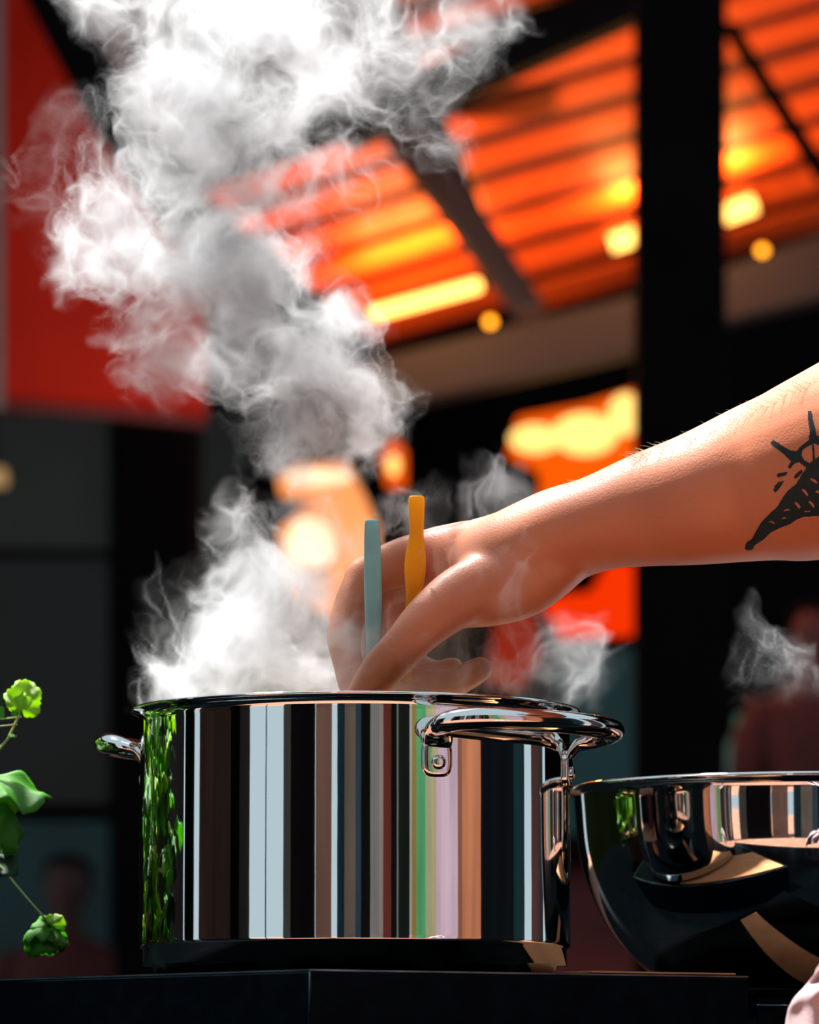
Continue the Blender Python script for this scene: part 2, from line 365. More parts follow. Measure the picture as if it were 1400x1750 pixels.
ZR = P(1300, 1689, 2.62).z
S = P(1294, 1688, 2.62)
perp = Vector((-uR.y, uR.x, 0))
r0 = Vector((S.x, S.y, 0)); r1 = r0 + uR*.55; r3 = r0 + perp*.40; r2 = r1 + perp*.40
r0.z = r1.z = r2.z = r3.z = 0
riser = empty('serving_riser', (r0.x, r0.y, ZT-.062), 'low black shelf box under the steel bowl, right of the hob', 'riser')
rp = [(q.x, q.y) for q in (r0, r1, r2, r3)]
vprism('body', rp, ZT-.062, ZR-.004, hob_black, riser, .001)
vprism('top_plate', inset(rp, -.002*sgn), ZR-.004, ZR, hob_glass, riser, .0008)
tube('edge_line', [(r0.x, r0.y-.003, ZR-.0095), (r1.x, r1.y-.003, ZR-.0095)], .0006, hob_edge, riser, 6)

tbl = empty('table', (0, 2.85, 0), 'wide black worktable carrying hob, bowl and herbs', 'table')
ZTAB = ZT-.062
box('tabletop', (-1.0, 2.30, ZTAB-.035), (1.0, 3.45, ZTAB), hob_glass, tbl, .003)
for x in (-.93, .93):
    for y in (2.37, 3.38): box('leg', (x-.03, y-.03, 0), (x+.03, y+.03, ZTAB-.035), black_steel, tbl, .004)

# ================================================================== POT
pc = P(607, 1400, 2.616); PX, PY = pc.x, pc.y
R = 0.120; HP = P(607, 1183, 2.616-.12-.004).z - ZT
pot = empty('stock_pot', (PX, PY, ZT), 'large polished steel stock pot steaming on the hob', 'pot')
ZT += .0004; c0 = (PX, PY, ZT)
prof = [(0, .0), (R-.012, 0), (R-.0095, .0015), (R-.0055, .0085), (R-.0035, .0125), (R-.0025, .0150), (R-.0004, .0158), (R, .0172), (R+.0001, .0182), (R+.0001, .0195), (R+.0002, .04), (R+.0002, .10), (R+.0001, HP-.0085), (R+.0001, HP-.0065)]
# rolled flared rim
prof += [(R+.0005, HP-.0045), (R+.0022, HP-.0025), (R+.0048, HP-.0018), (R+.0060, HP-.0008), (R+.0056, HP+.0002), (R+.0035, HP+.0004), (R+.0005, HP-.0002), (R-.0015, HP-.002), (R-.002, HP-.006), (R-.002, .006), (0, .005)]
lathe('pot_body', prof, c0, steel, pot, 160)
lathe('base_disc', [(0, .0), (R-.012, .0), (R-.012, .0002)], (PX, PY, ZT), steel_thick, pot, 64)
broth = mat('broth', (0.35, 0.20, 0.08), rough=0.15, noise=.2)
lathe('broth', [(0, .075), (R-.0022, .075)], c0, broth, None, 64)
setp(bpy.data.objects['broth'], 'hot cloudy broth inside the steel stock pot', 'broth')

def pot_handle(phi):
    """loop handle; phi = direction angle in the plane (0 = +x)"""
    e = None
    def at(a, r, z): return Vector((PX + r*math.cos(a), PY + r*math.sin(a), ZT + z))
    half = math.radians(28); zb = HP-.0375; zt = HP-.0150
    path = []; rad = []
    # bracket foot -> out and up -> loop -> back
    ctrl = [(-half, R+.0016, zb+.0085, .0080, .0012), (-half, R+.0026, zb+.0115, .0084, .0022), (-half*1.02, R+.0062, zb+.0165, .0084, .0038), (-half*1.04, R+.0125, zt-.0035, .0080, .0052),
            (-half*.99, R+.0205, zt-.0012, .0076, .0060), (-half*.82, R+.0285, zt, .0072, .0062), (-half*.45, R+.0335, zt, .0072, .0062), (0, R+.035, zt, .0072, .0062)]
    full = ctrl + [(-a, r, z, w, t) for a, r, z, w, t in ctrl[-2::-1]]
    cm = catmull(full, 6)
    pts = [at(phi+a, r, z) for a, r, z, w, t in cm]
    # orientation: wide axis stays tangent to wall at brackets, horizontal on the loop
    v, f = [], []; n = 14; N = len(pts)
    for i, p in enumerate(pts):
        t = (pts[min(i+1, N-1)] - pts[max(i-1, 0)]).normalized()
        a = cm[i][0]; radial = Vector((math.cos(phi+a), math.sin(phi+a), 0))
        w_ref = t.cross(Vector((0, 0, 1)))
        blend = min(1, max(0, (cm[i][1]-R-.002)/.016))
        tang = Vector((-radial.y, radial.x, 0))
        if tang.dot(w_ref) < 0: tang = -tang
        if w_ref.length < .2: w_ref = tang
        s = (tang*(1-blend) + w_ref.normalized()*blend).normalized()
        s = (s - t*s.dot(t)).normalized(); u = s.cross(t).normalized()
        for k in range(n):
            th = 2*math.pi*k/n
            v.append(p + s*(cm[i][3]*math.cos(th)) + u*(cm[i][4]*math.sin(th)))
    for i in range(N-1):
        for k in range(n): l = (k+1) % n; f.append([i*n+k, i*n+l, (i+1)*n+l, (i+1)*n+k])
    f.append(list(range(n))[::-1]); f.append([(N-1)*n+k for k in range(n)])
    h = mesh('handle', v, f, steel_thick, pot, True)
    m = h.modifiers.new('s', 'SUBSURF'); m.levels = 1; m.render_levels = 1
    for sg in (-1, 1):
        a = phi + sg*half; c = at(a, R+.0027, zb+.0005); nrm = Vector((math.cos(a), math.sin(a), 0)); tg = Vector((-nrm.y, nrm.x, 0))
        v2, f2 = [], []
        rings = [(.0040, -.0008), (.0040, .0008), (.0032, .0016), (.0016, .0019)]
        for r, d in rings:
            for k in range(20):
                th = 2*math.pi*k/20; v2.append(c + nrm*d + tg*(r*math.cos(th)) + Vector((0, 0, r*math.sin(th))))
        for i in range(3):
            for k in range(20): l = (k+1) % 20; f2.append([i*20+k, i*20+l, (i+1)*20+l, (i+1)*20+k])
        f2.append([60+k for k in range(20)])
        rv = mesh('rivet', v2, f2, steel_thick, h, True)
        # flat rounded bracket plate under the rivet
        v3, f3 = [], []
        outl = []
        for k in range(24):
            th = 2*math.pi*k/24; x = math.copysign(abs(math.cos(th))**.6, math.cos(th))*.0088; z = math.copysign(abs(math.sin(th))**.6, math.sin(th))*.0105 + .003
            outl.append((x, z))
        for d, sc in ((-.0004, 1.0), (.0008, 1.0), (.0018, .95), (.0024, .86), (.0026, .74), (.0027, .5)):
            for x, z in outl:
                aa = a + x*sc/R; rr = R + d; v3.append(at(aa, rr, zb + .002 + (z-.002)*sc))
        f3 = [[120+k for k in range(24)]] + [[j*24+k, j*24+(k+1) % 24, j*24+24+(k+1) % 24, j*24+24+k] for j in range(5) for k in range(24)]
        bk = mesh('bracket', v3, f3, steel_thick, h, True)
pot_handle(math.radians(-90+50))
pot_handle(math.radians(-90+50+180))

mat_m = mat('added_peach_cloth', (.75, .30, .13), rough=.9, noise=.12, nscale=60)  # hidden sheets added on the worktops to put a peach crescent in the bowl's reflection
def hp(a, b): q = C + uR*a + uL*b; return (q.x, q.y)
pm = vprism('added_cloth', [hp(wR-.095, .005), hp(wR-.004, .005), hp(wR-.004, .17), hp(wR-.075, .17)], ZT, ZT+.0009, mat_m)
setp(pm, 'thin peach cloth added on the hob for the bowl to mirror', 'cloth')
def rp2(a, b): q = r0 + uR*a + perp*b; return (q.x, q.y)
pm2 = vprism('added_cloth', [rp2(.003, .045), rp2(.10, .052), rp2(.10, .078), rp2(.003, .064)], ZR, ZR+.0009, mat_m)
setp(pm2, 'thin peach cloth added on the black riser for the bowl to mirror', 'cloth')
# ================================================================== BOWL
bcx = P(1385, 1600, 2.80); hb = P(1385, 1319, 2.80-.135).z - ZR
bowl = empty('mixing_bowl', (bcx.x, bcx.y, ZR), 'deep polished steel mixing bowl right of the pot', 'bowl')
RB = 0.1405
bp = [(0, 0), (.060, 0), (.072, .002), (.088, .009), (.105, .022), (.120, .040), (.131, .062), (.1375, .085), (RB-.0005, hb-.012), (RB, hb-.006),
      (RB+.0005, hb-.0045), (RB+.003, hb-.0040), (RB+.0052, hb-.0030), (RB+.0052, hb-.0010), (RB+.003, hb), (RB-.0005, hb-.0004), (RB-.0016, hb-.004), (RB-.0018, hb-.012), (.1360, .085), (.1295, .062), (.1185, .0405), (.1035, .0225), (.087, .0105), (.07, .0036), (0, .0018)]
bpd = catmull(bp[:9], 4)[:-1] + bp[8:18] + catmull(bp[17:], 4)[1:]
lathe('bowl_shell', bpd, (bcx.x, bcx.y, ZR), steel, bowl, 128)

# ================================================================== ARM AND HAND
def skin_material():
    m = mat('skin', (0.57, 0.19, 0.09), rough=0.45, spec=0.6, sss=0.25, noise=0.10, nscale=18, bump=0.16, bscale=900)
    t = m.node_tree; b = t.nodes['Principled BSDF']
    return m
skin = skin_material()
person = empty('person', (0.62, 2.42, 0), 'person reaching in from the right, tattooed bare forearm and hand over the pot', 'person')
def PV(c): return P(c[0], c[1], c[2])
def capsule(pts):
    """pts: (px,py,Y,half width in px across the picture plane, half depth in px)"""
    cm = catmull(pts, 5); path = [PV(c) for c in cm]; s = px_m(2.58)
    rad = [(c[4]*s, c[3]*s) for c in cm]
    # rounded ends
    t0 = (path[0]-path[1]).normalized(); t1 = (path[-1]-path[-2]).normalized()
    hd = []
    for k in (.97, .8, .5): hd.append((path[0]+t0*(rad[0][1]*k), (rad[0][0]*math.sqrt(1-k*k), rad[0][1]*math.sqrt(1-k*k))))
    tl = []
    for k in (.4, .7, .9, .98): tl.append((path[-1]+t1*(rad[-1][1]*k), (rad[-1][0]*math.sqrt(1-k*k), rad[-1][1]*math.sqrt(1-k*k))))
    pp = [h[0] for h in hd]+path+[t[0] for t in tl]; rr = [h[1] for h in hd]+rad+[t[1] for t in tl]
    # "up" axis of the section lies in the picture plane: side axis = depth
    v, f = [], []; n = 28; N = len(pp)
    for i, p in enumerate(pp):
        t = (pp[min(i+1, N-1)] - pp[max(i-1, 0)]).normalized()
        d = Vector((0, 1, 0)); d = (d - t*d.dot(t)).normalized(); u = d.cross(t).normalized()
        for k in range(n):
            th = 2*math.pi*k/n; v.append(p + d*(rr[i][0]*math.cos(th)) + u*(rr[i][1]*math.sin(th)))
    for i in range(N-1):
        for k in range(n): l = (k+1) % n; f.append([i*n+k, i*n+l, (i+1)*n+l, (i+1)*n+k])
    f.append(list(range(n))[::-1]); f.append([(N-1)*n+k for k in range(n)])
    return v, f
body_parts = [
    # forearm: elbow -> wrist
    capsule([(2050, 520, 2.40, 150, 160), (1800, 640, 2.42, 172, 165), (1600, 722, 2.45, 178, 165), (1400, 798, 2.50, 156, 140), (1300, 824, 2.52, 136, 122), (1200, 851, 2.53, 115, 106), (1100, 873, 2.545, 97, 96),
             (1020, 895, 2.555, 82, 95), (960, 915, 2.565, 84, 98), (900, 945, 2.575, 86, 100), (850, 963, 2.585, 80, 95)]),
    # upper arm
    capsule([(2040, 540, 2.40, 160, 160), (2150, 300, 2.38, 170, 175), (2250, -100, 2.36, 190, 190)]),
    # metacarpals
    capsule([(965, 915, 2.565, 72, 60), (860, 945, 2.580, 72, 52), (760, 952, 2.598, 54, 40), (690, 960, 2.606, 44, 36), (622, 988, 2.612, 36, 34)]),
    capsule([(965, 915, 2.58, 72, 60), (860, 945, 2.600, 70, 50), (740, 948, 2.625, 48, 40), (626, 985, 2.634, 36, 34)]),
    capsule([(965, 925, 2.59, 70, 60), (860, 960, 2.615, 70, 45), (750, 972, 2.645, 50, 38), (645, 1005, 2.656, 35, 33)]),
    capsule([(965, 935, 2.60, 66, 56), (870, 975, 2.63, 66, 45), (770, 1000, 2.660, 50, 36), (680, 1035, 2.676, 34, 31)]),
    # palm heel / thenar
    capsule([(945, 958, 2.56, 62, 60), (890, 985, 2.563, 72, 58), (830, 1008, 2.562, 66, 50), (770, 1030, 2.56, 48, 40)]),
    # web between thumb and hand back
    capsule([(930, 925, 2.572, 66, 76), (870, 948, 2.580, 56, 62), (825, 960, 2.590, 46, 50)]),
    # thumb
    capsule([(880, 985, 2.566, 60, 50), (800, 1012, 2.556, 54, 44), (735, 1058, 2.549, 45, 40), (690, 1105, 2.548, 38, 37), (655, 1143, 2.556, 37, 34), (625, 1180, 2.568, 30, 29), (610, 1198, 2.574, 24, 24)]),
    # index finger
    capsule([(625, 985, 2.612, 35, 34), (600, 1035, 2.608, 31, 31), (588, 1088, 2.600, 31, 30), (594, 1130, 2.592, 27, 27), (606, 1175, 2.585, 27, 26), (622, 1205, 2.580, 22, 22)]),
    # middle finger curling back to the right
    capsule([(628, 985, 2.634, 34, 33), (604, 1050, 2.634, 31, 31), (598, 1110, 2.63, 30, 30), (630, 1165, 2.62, 27, 27), (690, 1192, 2.61, 25, 25), (715, 1192, 2.605, 21, 21)]),
    # ring finger, tip showing right of the thumb
    capsule([(645, 1005, 2.656, 33, 32), (632, 1070, 2.655, 30, 30), (650, 1125, 2.65, 29, 29), (705, 1165, 2.64, 27, 27), (770, 1168, 2.625, 26, 26), (805, 1152, 2.618, 25, 25), (822, 1143, 2.615, 23, 22)]),
    # little finger
    capsule([(680, 1035, 2.676, 30, 29), (680, 1085, 2.678, 27, 27), (705, 1130, 2.672, 25, 25), (745, 1150, 2.66, 23, 23), (775, 1140, 2.655, 20, 20)]),
]
v, f = [], []
for a, b in body_parts:
    o = len(v); v += a; f += [[i+o for i in q] for q in b]
tmp = mesh('arm_tmp', v, f, skin, None, True)
m = tmp.modifiers.new('r', 'REMESH'); m.mode = 'VOXEL'; m.voxel_size = .0017; m.use_smooth_shade = True
m = tmp.modifiers.new('s', 'SMOOTH'); m.factor = 0.5; m.iterations = 22
dg = bpy.context.evaluated_depsgraph_get()
ev = tmp.evaluated_get(dg); arm_me = bpy.data.meshes.new_from_object(ev, depsgraph=dg)
bpy.data.objects.remove(tmp)
arm_me.name = 'arm_body'
if not arm_me.materials: arm_me.materials.append(skin)
arm = link('arm', arm_me, None, person, True)
co = np.empty(len(arm_me.vertices)*3, np.float32); arm_me.vertices.foreach_get('co', co); co = co.reshape(-1, 3)
arm_bvh = BVHTree.FromPolygons([Vector(c) for c in co.tolist()], [tuple(p.vertices) for p in arm_me.polygons])
def on_arm(px, py, off=0.0002):
    o = Vector((0, 0, CAMZ)); d = ray(px, py).normalized()
    hit, nrm, _, _ = arm_bvh.ray_cast(o, d)
    if hit is None: return None
    return hit - d*off

# tattoo: flat ink on the skin, laid as a skin-hugging shell
ink = mat('tattoo_ink', (0.010, 0.020, 0.024), rough=0.5, spec=0.3, noise=0.5, nscale=900)
tat_polys = [
    # long lower wing ending in a point
    [(1273, 938), (1275, 928), (1286, 920), (1292, 908), (1301, 893), (1315, 878), (1328, 867), (1338, 850), (1347, 838), (1360, 828), (1370, 812), (1378, 800), (1385, 790), (1400, 780), (1480, 760), (1480, 880), (1430, 882), (1400, 882), (1375, 883), (1362, 888), (1350, 896), (1332, 903), (1318, 910), (1305, 922), (1290, 932), (1287, 939), (1278, 941)],
    # upper left spike star
    [(1317, 757), (1322, 752), (1331, 757), (1342, 765), (1352, 770), (1362, 771), (1368, 763), (1376, 757), (1383, 752), (1384, 735), (1381, 716), (1381, 702), (1387, 702), (1389, 716), (1393, 730), (1396, 745), (1402, 745), (1402, 762), (1392, 758), (1383, 762), (1372, 768), (1370, 778), (1374, 786), (1385, 792), (1392, 800), (1402, 800), (1402, 812), (1385, 806), (1376, 798), (1366, 790), (1357, 793), (1350, 802), (1347, 798), (1352, 788), (1342, 778), (1332, 770), (1320, 761)],
    # right part and stem bars
    [(1402, 745), (1480, 700), (1480, 770), (1402, 800)],
    [(1388, 760), (1391, 760), (1394, 798), (1390, 800)],
    # dashes
    [(1327, 812), (1332, 808), (1346, 807), (1344, 812), (1330, 816)],
    [(1322, 838), (1324, 831), (1330, 824), (1340, 822), (1336, 829), (1329, 839), (1325, 842)],
    [(1357, 815), (1362, 808), (1371, 802), (1372, 808), (1363, 816), (1359, 819)],
]
holes = [(1391, 822, 7, 3, .6), (1376, 842, 8, 3, .9), (1363, 864, 7, 3.2, .9), (1387, 862, 7, 3.2, .9), (1399, 842, 5, 3, .5), (1320, 893, 5, 1.8, .3), (1345, 872, 5, 2, -.2), (1340, 886, 4, 1.6, -.2), (1404, 866, 6, 3, .9), (1415, 840, 7, 3, .5), (1380, 880-6, 5, 1.4, 0)]
def in_poly(x, y, poly):
    c = False; j = len(poly)-1
    for i in range(len(poly)):
        xi, yi = poly[i]; xj, yj = poly[j]
        if (yi > y) != (yj > y) and x < (xj-xi)*(y-yi)/(yj-yi)+xi: c = not c
        j = i
    return c
def inked(x, y):
    for hx, hy, a, b, th in holes:
        dx, dy = x-hx, y-hy; u = dx*math.cos(th)+dy*math.sin(th); w = -dx*math.sin(th)+dy*math.cos(th)
        if (u/a)**2+(w/b)**2 < 1 and w < b*.45: return False
    return any(in_poly(x, y, p) for p in tat_polys)
st = 1.0; tv, tf, idx = [], [], {}
def tvert(i, j):
    if (i, j) not in idx:
        q = on_arm(1265+i*st, 695+j*st)
        if q is None: return None
        idx[(i, j)] = len(tv); tv.append(q)
    return idx[(i, j)]
for i in range(int(200/st)):
    for j in range(int(255/st)):
        if inked(1265+(i+.5)*st, 695+(j+.5)*st):
            q = [tvert(i, j), tvert(i+1, j), tvert(i+1, j+1), tvert(i, j+1)]
            if None not in q: tf.append(q)
tat = mesh('tattoo', tv, tf, ink, person, True); tat['label'] = 'dark moth-like ink tattoo on the forearm'

# forearm hairs along the top edge
random.seed(5)
hair_m = mat('arm_hair', (0.5, 0.36, 0.22), rough=.5, noise=.2)
hv, hf = [], []
s = px_m(2.52)
def top_edge(x):
    return float(np.interp(x, [1000, 1100, 1200, 1300, 1400, 1500], [815, 770, 733, 685, 640, 590]))
for k in range(170):
    x = random.uniform(1085, 1395) if random.random() < .75 else random.uniform(900, 1100)
    y = top_edge(x) + 10 + random.uniform(-4, 8); o = on_arm(x, y, -0.0002)
    if o is None: continue
    ln = random.uniform(16, 34) if x > 1080 else random.uniform(8, 16)
    an = random.uniform(.15, .75); dx = -math.cos(an)*ln*s; dz = math.sin(an)*ln*s
    dy = random.uniform(-.3, .9)*ln*s*.6
    pts = [o + Vector((dx*t, dy*t, dz*t - .3*dz*t*t)) for t in (0, .35, .7, 1)]
    a, b = sweep(pts, [.00009, .00008, .00006, .00002], 4); base = len(hv); hv += a; hf += [[i+base for i in q] for q in b]
ah = mesh('arm_hair', hv, hf, hair_m, person); ah['kind'] = 'stuff'

# rolled sleeve where the upper arm leaves the skin
sleeve_m = mat('sleeve_cotton', (0.02, 0.022, 0.026), rough=.9, noise=.3, nscale=50, bump=.3, bscale=700)
sl, sf = capsule([(2105, 380, 2.39, 205, 205), (2170, 200, 2.375, 205, 205), (2260, -140, 2.36, 225, 225)])
sl_o = mesh('sleeve', sl, sf, sleeve_m, person, True)

def leaf_mat(name, col, tcol):
    m = bpy.data.materials.new(name); m.use_nodes = True; t = m.node_tree; b = t.nodes['Principled BSDF']
    out = t.nodes['Material Output']
    tc = t.nodes.new('ShaderNodeTexCoord'); n = t.nodes.new('ShaderNodeTexNoise'); n.inputs['Scale'].default_value = 160; t.links.new(tc.outputs['Object'], n.inputs['Vector'])
    r = t.nodes.new('ShaderNodeValToRGB'); r.color_ramp.elements[0].position = .3; r.color_ramp.elements[1].position = .7
    r.color_ramp.elements[0].color = (*[c*.6 for c in col], 1); r.color_ramp.elements[1].color = (*[c*1.3 for c in col], 1)
    t.links.new(n.outputs[0], r.inputs[0]); t.links.new(r.outputs[0], b.inputs['Base Color']); b.inputs['Roughness'].default_value = .4
    tr = t.nodes.new('ShaderNodeBsdfTranslucent'); tr.inputs[0].default_value = (*tcol, 1)
    mx = t.nodes.new('ShaderNodeMixShader'); mx.inputs[0].default_value = .45
    t.links.new(b.outputs[0], mx.inputs[1]); t.links.new(tr.outputs[0], mx.inputs[2]); t.links.new(mx.outputs[0], out.inputs[0])
    bn = t.nodes.new('ShaderNodeBump'); bn.inputs['Strength'].default_value = .4; bn.inputs['Distance'].default_value = .001
    t.links.new(n.outputs[0], bn.inputs['Height']); t.links.new(bn.outputs[0], b.inputs['Normal'])
    return m
# ================================================================== UTENSILS
def utensil(lab, cols, prof, Y, bottom, Yb, blade):
    """prof: (px,py,half width px, half depth px) from the top of the handle downwards"""
    e = empty('kitchen_spatula', PV((bottom[0], bottom[1], Yb)), lab, 'utensil'); s = px_m(Y)
    n = len(prof)
    pts = [P(x, y, Y + (Yb-Y)*max(0, (y-1000)/(bottom[1]-1000))) for x, y, a, b in prof]
    v, f = sweep(pts, [(a*s, b*s) for x, y, a, b in prof], 20, up=Vector((0, 1, 0)), sharp=3.2)
    h = mesh('handle', v, f, cols, e, True); m = h.modifiers.new('s', 'SUBSURF'); m.levels = 1; m.render_levels = 1
    # blade inside the pot
    c = PV((bottom[0], bottom[1], Yb))
    bx = box('blade', (c.x-.022, c.y-.002, c.z-.028), (c.x+.022, c.y+.002, c.z+.028), cols, e, .0018)
    return e
teal_m = mat('teal_silicone', (0.22, 0.50, 0.52), rough=.45, sss=.1, noise=.12, nscale=60)
amb_m = leaf_mat('amber_silicone', (0.98, 0.42, 0.010), (1.0, 0.70, 0.03)); amb_m.node_tree.nodes['Noise Texture'].inputs['Scale'].default_value = 25
utensil('pale teal silicone spatula handle standing in the gripping hand', teal_m,
        [(636, 888, 10, 6), (636, 890, 12.5, 8), (636, 900, 13.5, 9), (637, 960, 15.5, 10), (638, 1020, 15.5, 10), (638, 1060, 14, 10), (637, 1090, 12, 9), (637, 1180, 9, 7), (620, 1300, 9, 7)], 2.578, (600, 1360), 2.60, 0)
utensil('amber yellow silicone spatula handle standing in the gripping hand', amb_m,
        [(712, 847, 11, 6), (712, 849, 14, 8), (712, 860, 14.5, 9), (712, 900, 12.5, 9), (712, 916, 12, 9), (711, 935, 16, 10), (710, 965, 20, 10), (709, 990, 18, 10), (706, 1020, 11, 9), (700, 1060, 9, 8), (690, 1180, 9, 7), (700, 1300, 9, 7)], 2.584, (710, 1360), 2.66, 0)

# ================================================================== HERBS
leaf_light = leaf_mat('leaf_lime', (0.34, 0.58, 0.03), (0.60, 0.90, 0.04))
leaf_mid = leaf_mat('leaf_green', (0.09, 0.34, 0.02), (0.25, 0.70, 0.03))
leaf_dark = leaf_mat('leaf_dark', (0.012, 0.075, 0.02), (0.03, 0.16, 0.03))
stem_m = mat('herb_stem', (0.40, 0.50, 0.20), rough=.45, sss=.1, noise=.15, nscale=200)
def leaf_mesh(seed, cup=0.3, n=72, rings=7):
    """flat-leaf herb blade, unit radius, base at origin, spreading towards +X, normal +Z"""
    rnd = random.Random(seed); v = [(0, 0, 0)]; f = []
    ph = [rnd.uniform(0, 6) for _ in range(4)]
    for r in range(1, rings+1):
        q = r/rings
        for k in range(n):
            th = 2*math.pi*k/n - math.pi
            lob = 0.80 + 0.20*abs(math.cos(1.5*th))**.5
            ser = 0.07*abs(math.sin(6.5*abs(th)+ph[0])) + .05*abs(math.sin(13*abs(th)+ph[1])) - .06
            rad = (lob + ser*q**2) * (0.30 + 0.70*(math.cos(th/2))**.8)
            x = rad*q*math.cos(th) + .25*q; y = rad*q*math.sin(th)
            z = -cup*(x*x*.6+y*y) + .13*math.sin(5*th+ph[2])*q*q + .05*math.sin(9*x+ph[3])*q + .05*abs(math.sin(1.5*th))*q
            v.append((x, y, z))
    for k in range(n):
        l = (k+1) % n; f.append([0, 1+k, 1+l])
        for r in range(rings-1): a = 1+r*n; b = a+n; f.append([a+k, b+k, b+l, a+l])
    me = bpy.data.meshes.new('leaf'); me.from_pydata(v, [], f); me.update(); me.polygons.foreach_set('use_smooth', [True]*len(f)); return me
leaf_meshes = {}
def get_leaf(seed, mt, cup):
    key = (seed, mt.name, cup)
    if key not in leaf_meshes:
        me = leaf_mesh(seed, cup); me.materials.append(mt); leaf_meshes[key] = me
    return leaf_meshes[key]
herb = empty('herb_plant', P(-330, 1690, 2.62), 'fresh green flat leaf herb plant at the left edge', 'plant')
herb.location.z = ZTAB
def place_leaf(base, direction, normal, size, mt, seed=1, cup=.3, parent=herb, width=1.0):
    x = Vector(direction).normalized(); z = Vector(normal); z = (z - x*z.dot(x)).normalized(); y = z.cross(x)
    M = Matrix.Translation(base) @ Matrix((x, y, z)).transposed().to_4x4() @ Matrix.Diagonal((size, size*width, size, 1))
    o = bpy.data.objects.new('leaf', get_leaf(seed, mt, cup)); COL.objects.link(o)
    o.parent = parent; o.matrix_world = M
    o.matrix_parent_inverse = Matrix.Translation(parent.location).inverted(); o.matrix_basis = M
    s = o.modifiers.new('t', 'SOLIDIFY'); s.thickness = .02
    return o
YH = 2.70; hs = px_m(YH)
def D(dx, dy, dY): return Vector((dx, dY, -dy))
# lime leaf at the top
place_leaf(P(36, 1212, YH), D(.35, -1, .1), D(.3, .25, -1), 42*hs, leaf_light, 1, .25)
place_leaf(P(38, 1211, YH-.002), D(-.5, -1, .0), D(-.4, .1, -1), 24*hs, leaf_light, 2, .4)
tube('stem', [P(-45, 1322, YH+.005), P(-10, 1290, YH+.003), P(14, 1262, YH+.001), P(28, 1232, YH), P(37, 1210, YH)], [2.6*hs, 2.4*hs, 2.2*hs, 2*hs, 1.6*hs], stem_m, herb, 8)
place_leaf(P(30, 1222, YH-.001), D(-.2, -1, 0), D(1, 0, -1), 12*hs, leaf_mid, 4, .5)
place_leaf(P(16, 1256, YH-.001), D(1, -.2, 0), D(0, -1, -.4), 10*hs, leaf_mid, 3, .5)
# dark leaf at the frame edge
place_leaf(P(-22, 1160, YH+.01), D(.8, 1, .1), D(1, -.6, -.5), 42*hs, leaf_dark, 2, .4)
place_leaf(P(-20, 1205, YH+.012), D(.9, .4, .1), D(.4, -.6, -.7), 26*hs, leaf_mid, 5, .4)
tube('stem', [P(-60, 1245, YH), P(0, 1241, YH), P(30, 1238, YH)], 1.3*hs, stem_m, herb, 6)
tube('stem', [P(-60, 1233, YH+.01), P(10, 1228, YH+.01), P(36, 1225, YH+.01)], 1.3*hs, stem_m, herb, 6)
# arched leaf seen nearly edge on, sunlit on top
place_leaf(P(-16, 1328, YH), D(1, .16, 0), D(-.05, -1, -.45), 84*hs, leaf_mid, 3, .35)
place_leaf(P(-25, 1350, YH+.004), D(.5, 1, 0), D(.3, -.2, -1), 50*hs, leaf_light, 6, .3)
place_leaf(P(-8, 1366, YH+.002), D(.75, 1, .1), D(.7, -.5, -.7), 66*hs, leaf_mid, 2, .4, width=.8)
place_leaf(P(14, 1382, YH-.003), D(.5, 1, 0), D(.9, -.4, -.6), 62*hs, leaf_mid, 4, .5, width=.7)
place_leaf(P(-5, 1345, YH-.002), D(.1, 1, 0), D(0, -.1, -1), 50*hs, leaf_light, 7, .3)
tube('stem', [P(-50, 1412, YH), P(-10, 1411, YH), P(26, 1407, YH)], 1.8*hs, stem_m, herb, 6)
# dark leaf over the long bare stem
place_leaf(P(-24, 1464, YH), D(1, .25, 0), D(.1, -.7, -.8), 46*hs, leaf_dark, 5, .35)
place_leaf(P(-20, 1450, YH+.003), D(.9, .7, 0), D(.3, -.5, -.9), 42*hs, leaf_mid, 1, .5)
tube('stem', [P(-40, 1440, YH), P(8, 1490, YH-.002), P(50, 1540, YH-.004), P(88, 1582, YH-.006)], [2.6*hs, 2.4*hs, 2.2*hs, 2*hs], stem_m, herb, 8)
# bottom cluster
for (dx, dy, w, mt, sd, nx, ny, ny2, sz, cu) in [(-1, .7, 1, leaf_mid, 1, .3, -.8, -.7, 46, .5), (-.5, 1, 1, leaf_mid, 3, -.1, -.3, -1, 40, .6), (1, .45, .8, leaf_mid, 4, .2, -.9, -.6, 34, .6),
                                                 (.2, -.1, 1, leaf_light, 2, .1, -.1, -1, 24, .2), (.9, .9, .8, leaf_dark, 5, .4, -.5, -.8, 34, .5), (-.9, .1, .9, leaf_mid, 6, -.2, -1, -.5, 34, .5)]:
    place_leaf(P(84, 1584, YH-.006), D(dx, dy, random.uniform(-.2, .2)), D(nx, ny, ny2), sz*hs, mt, sd, cu, width=w)
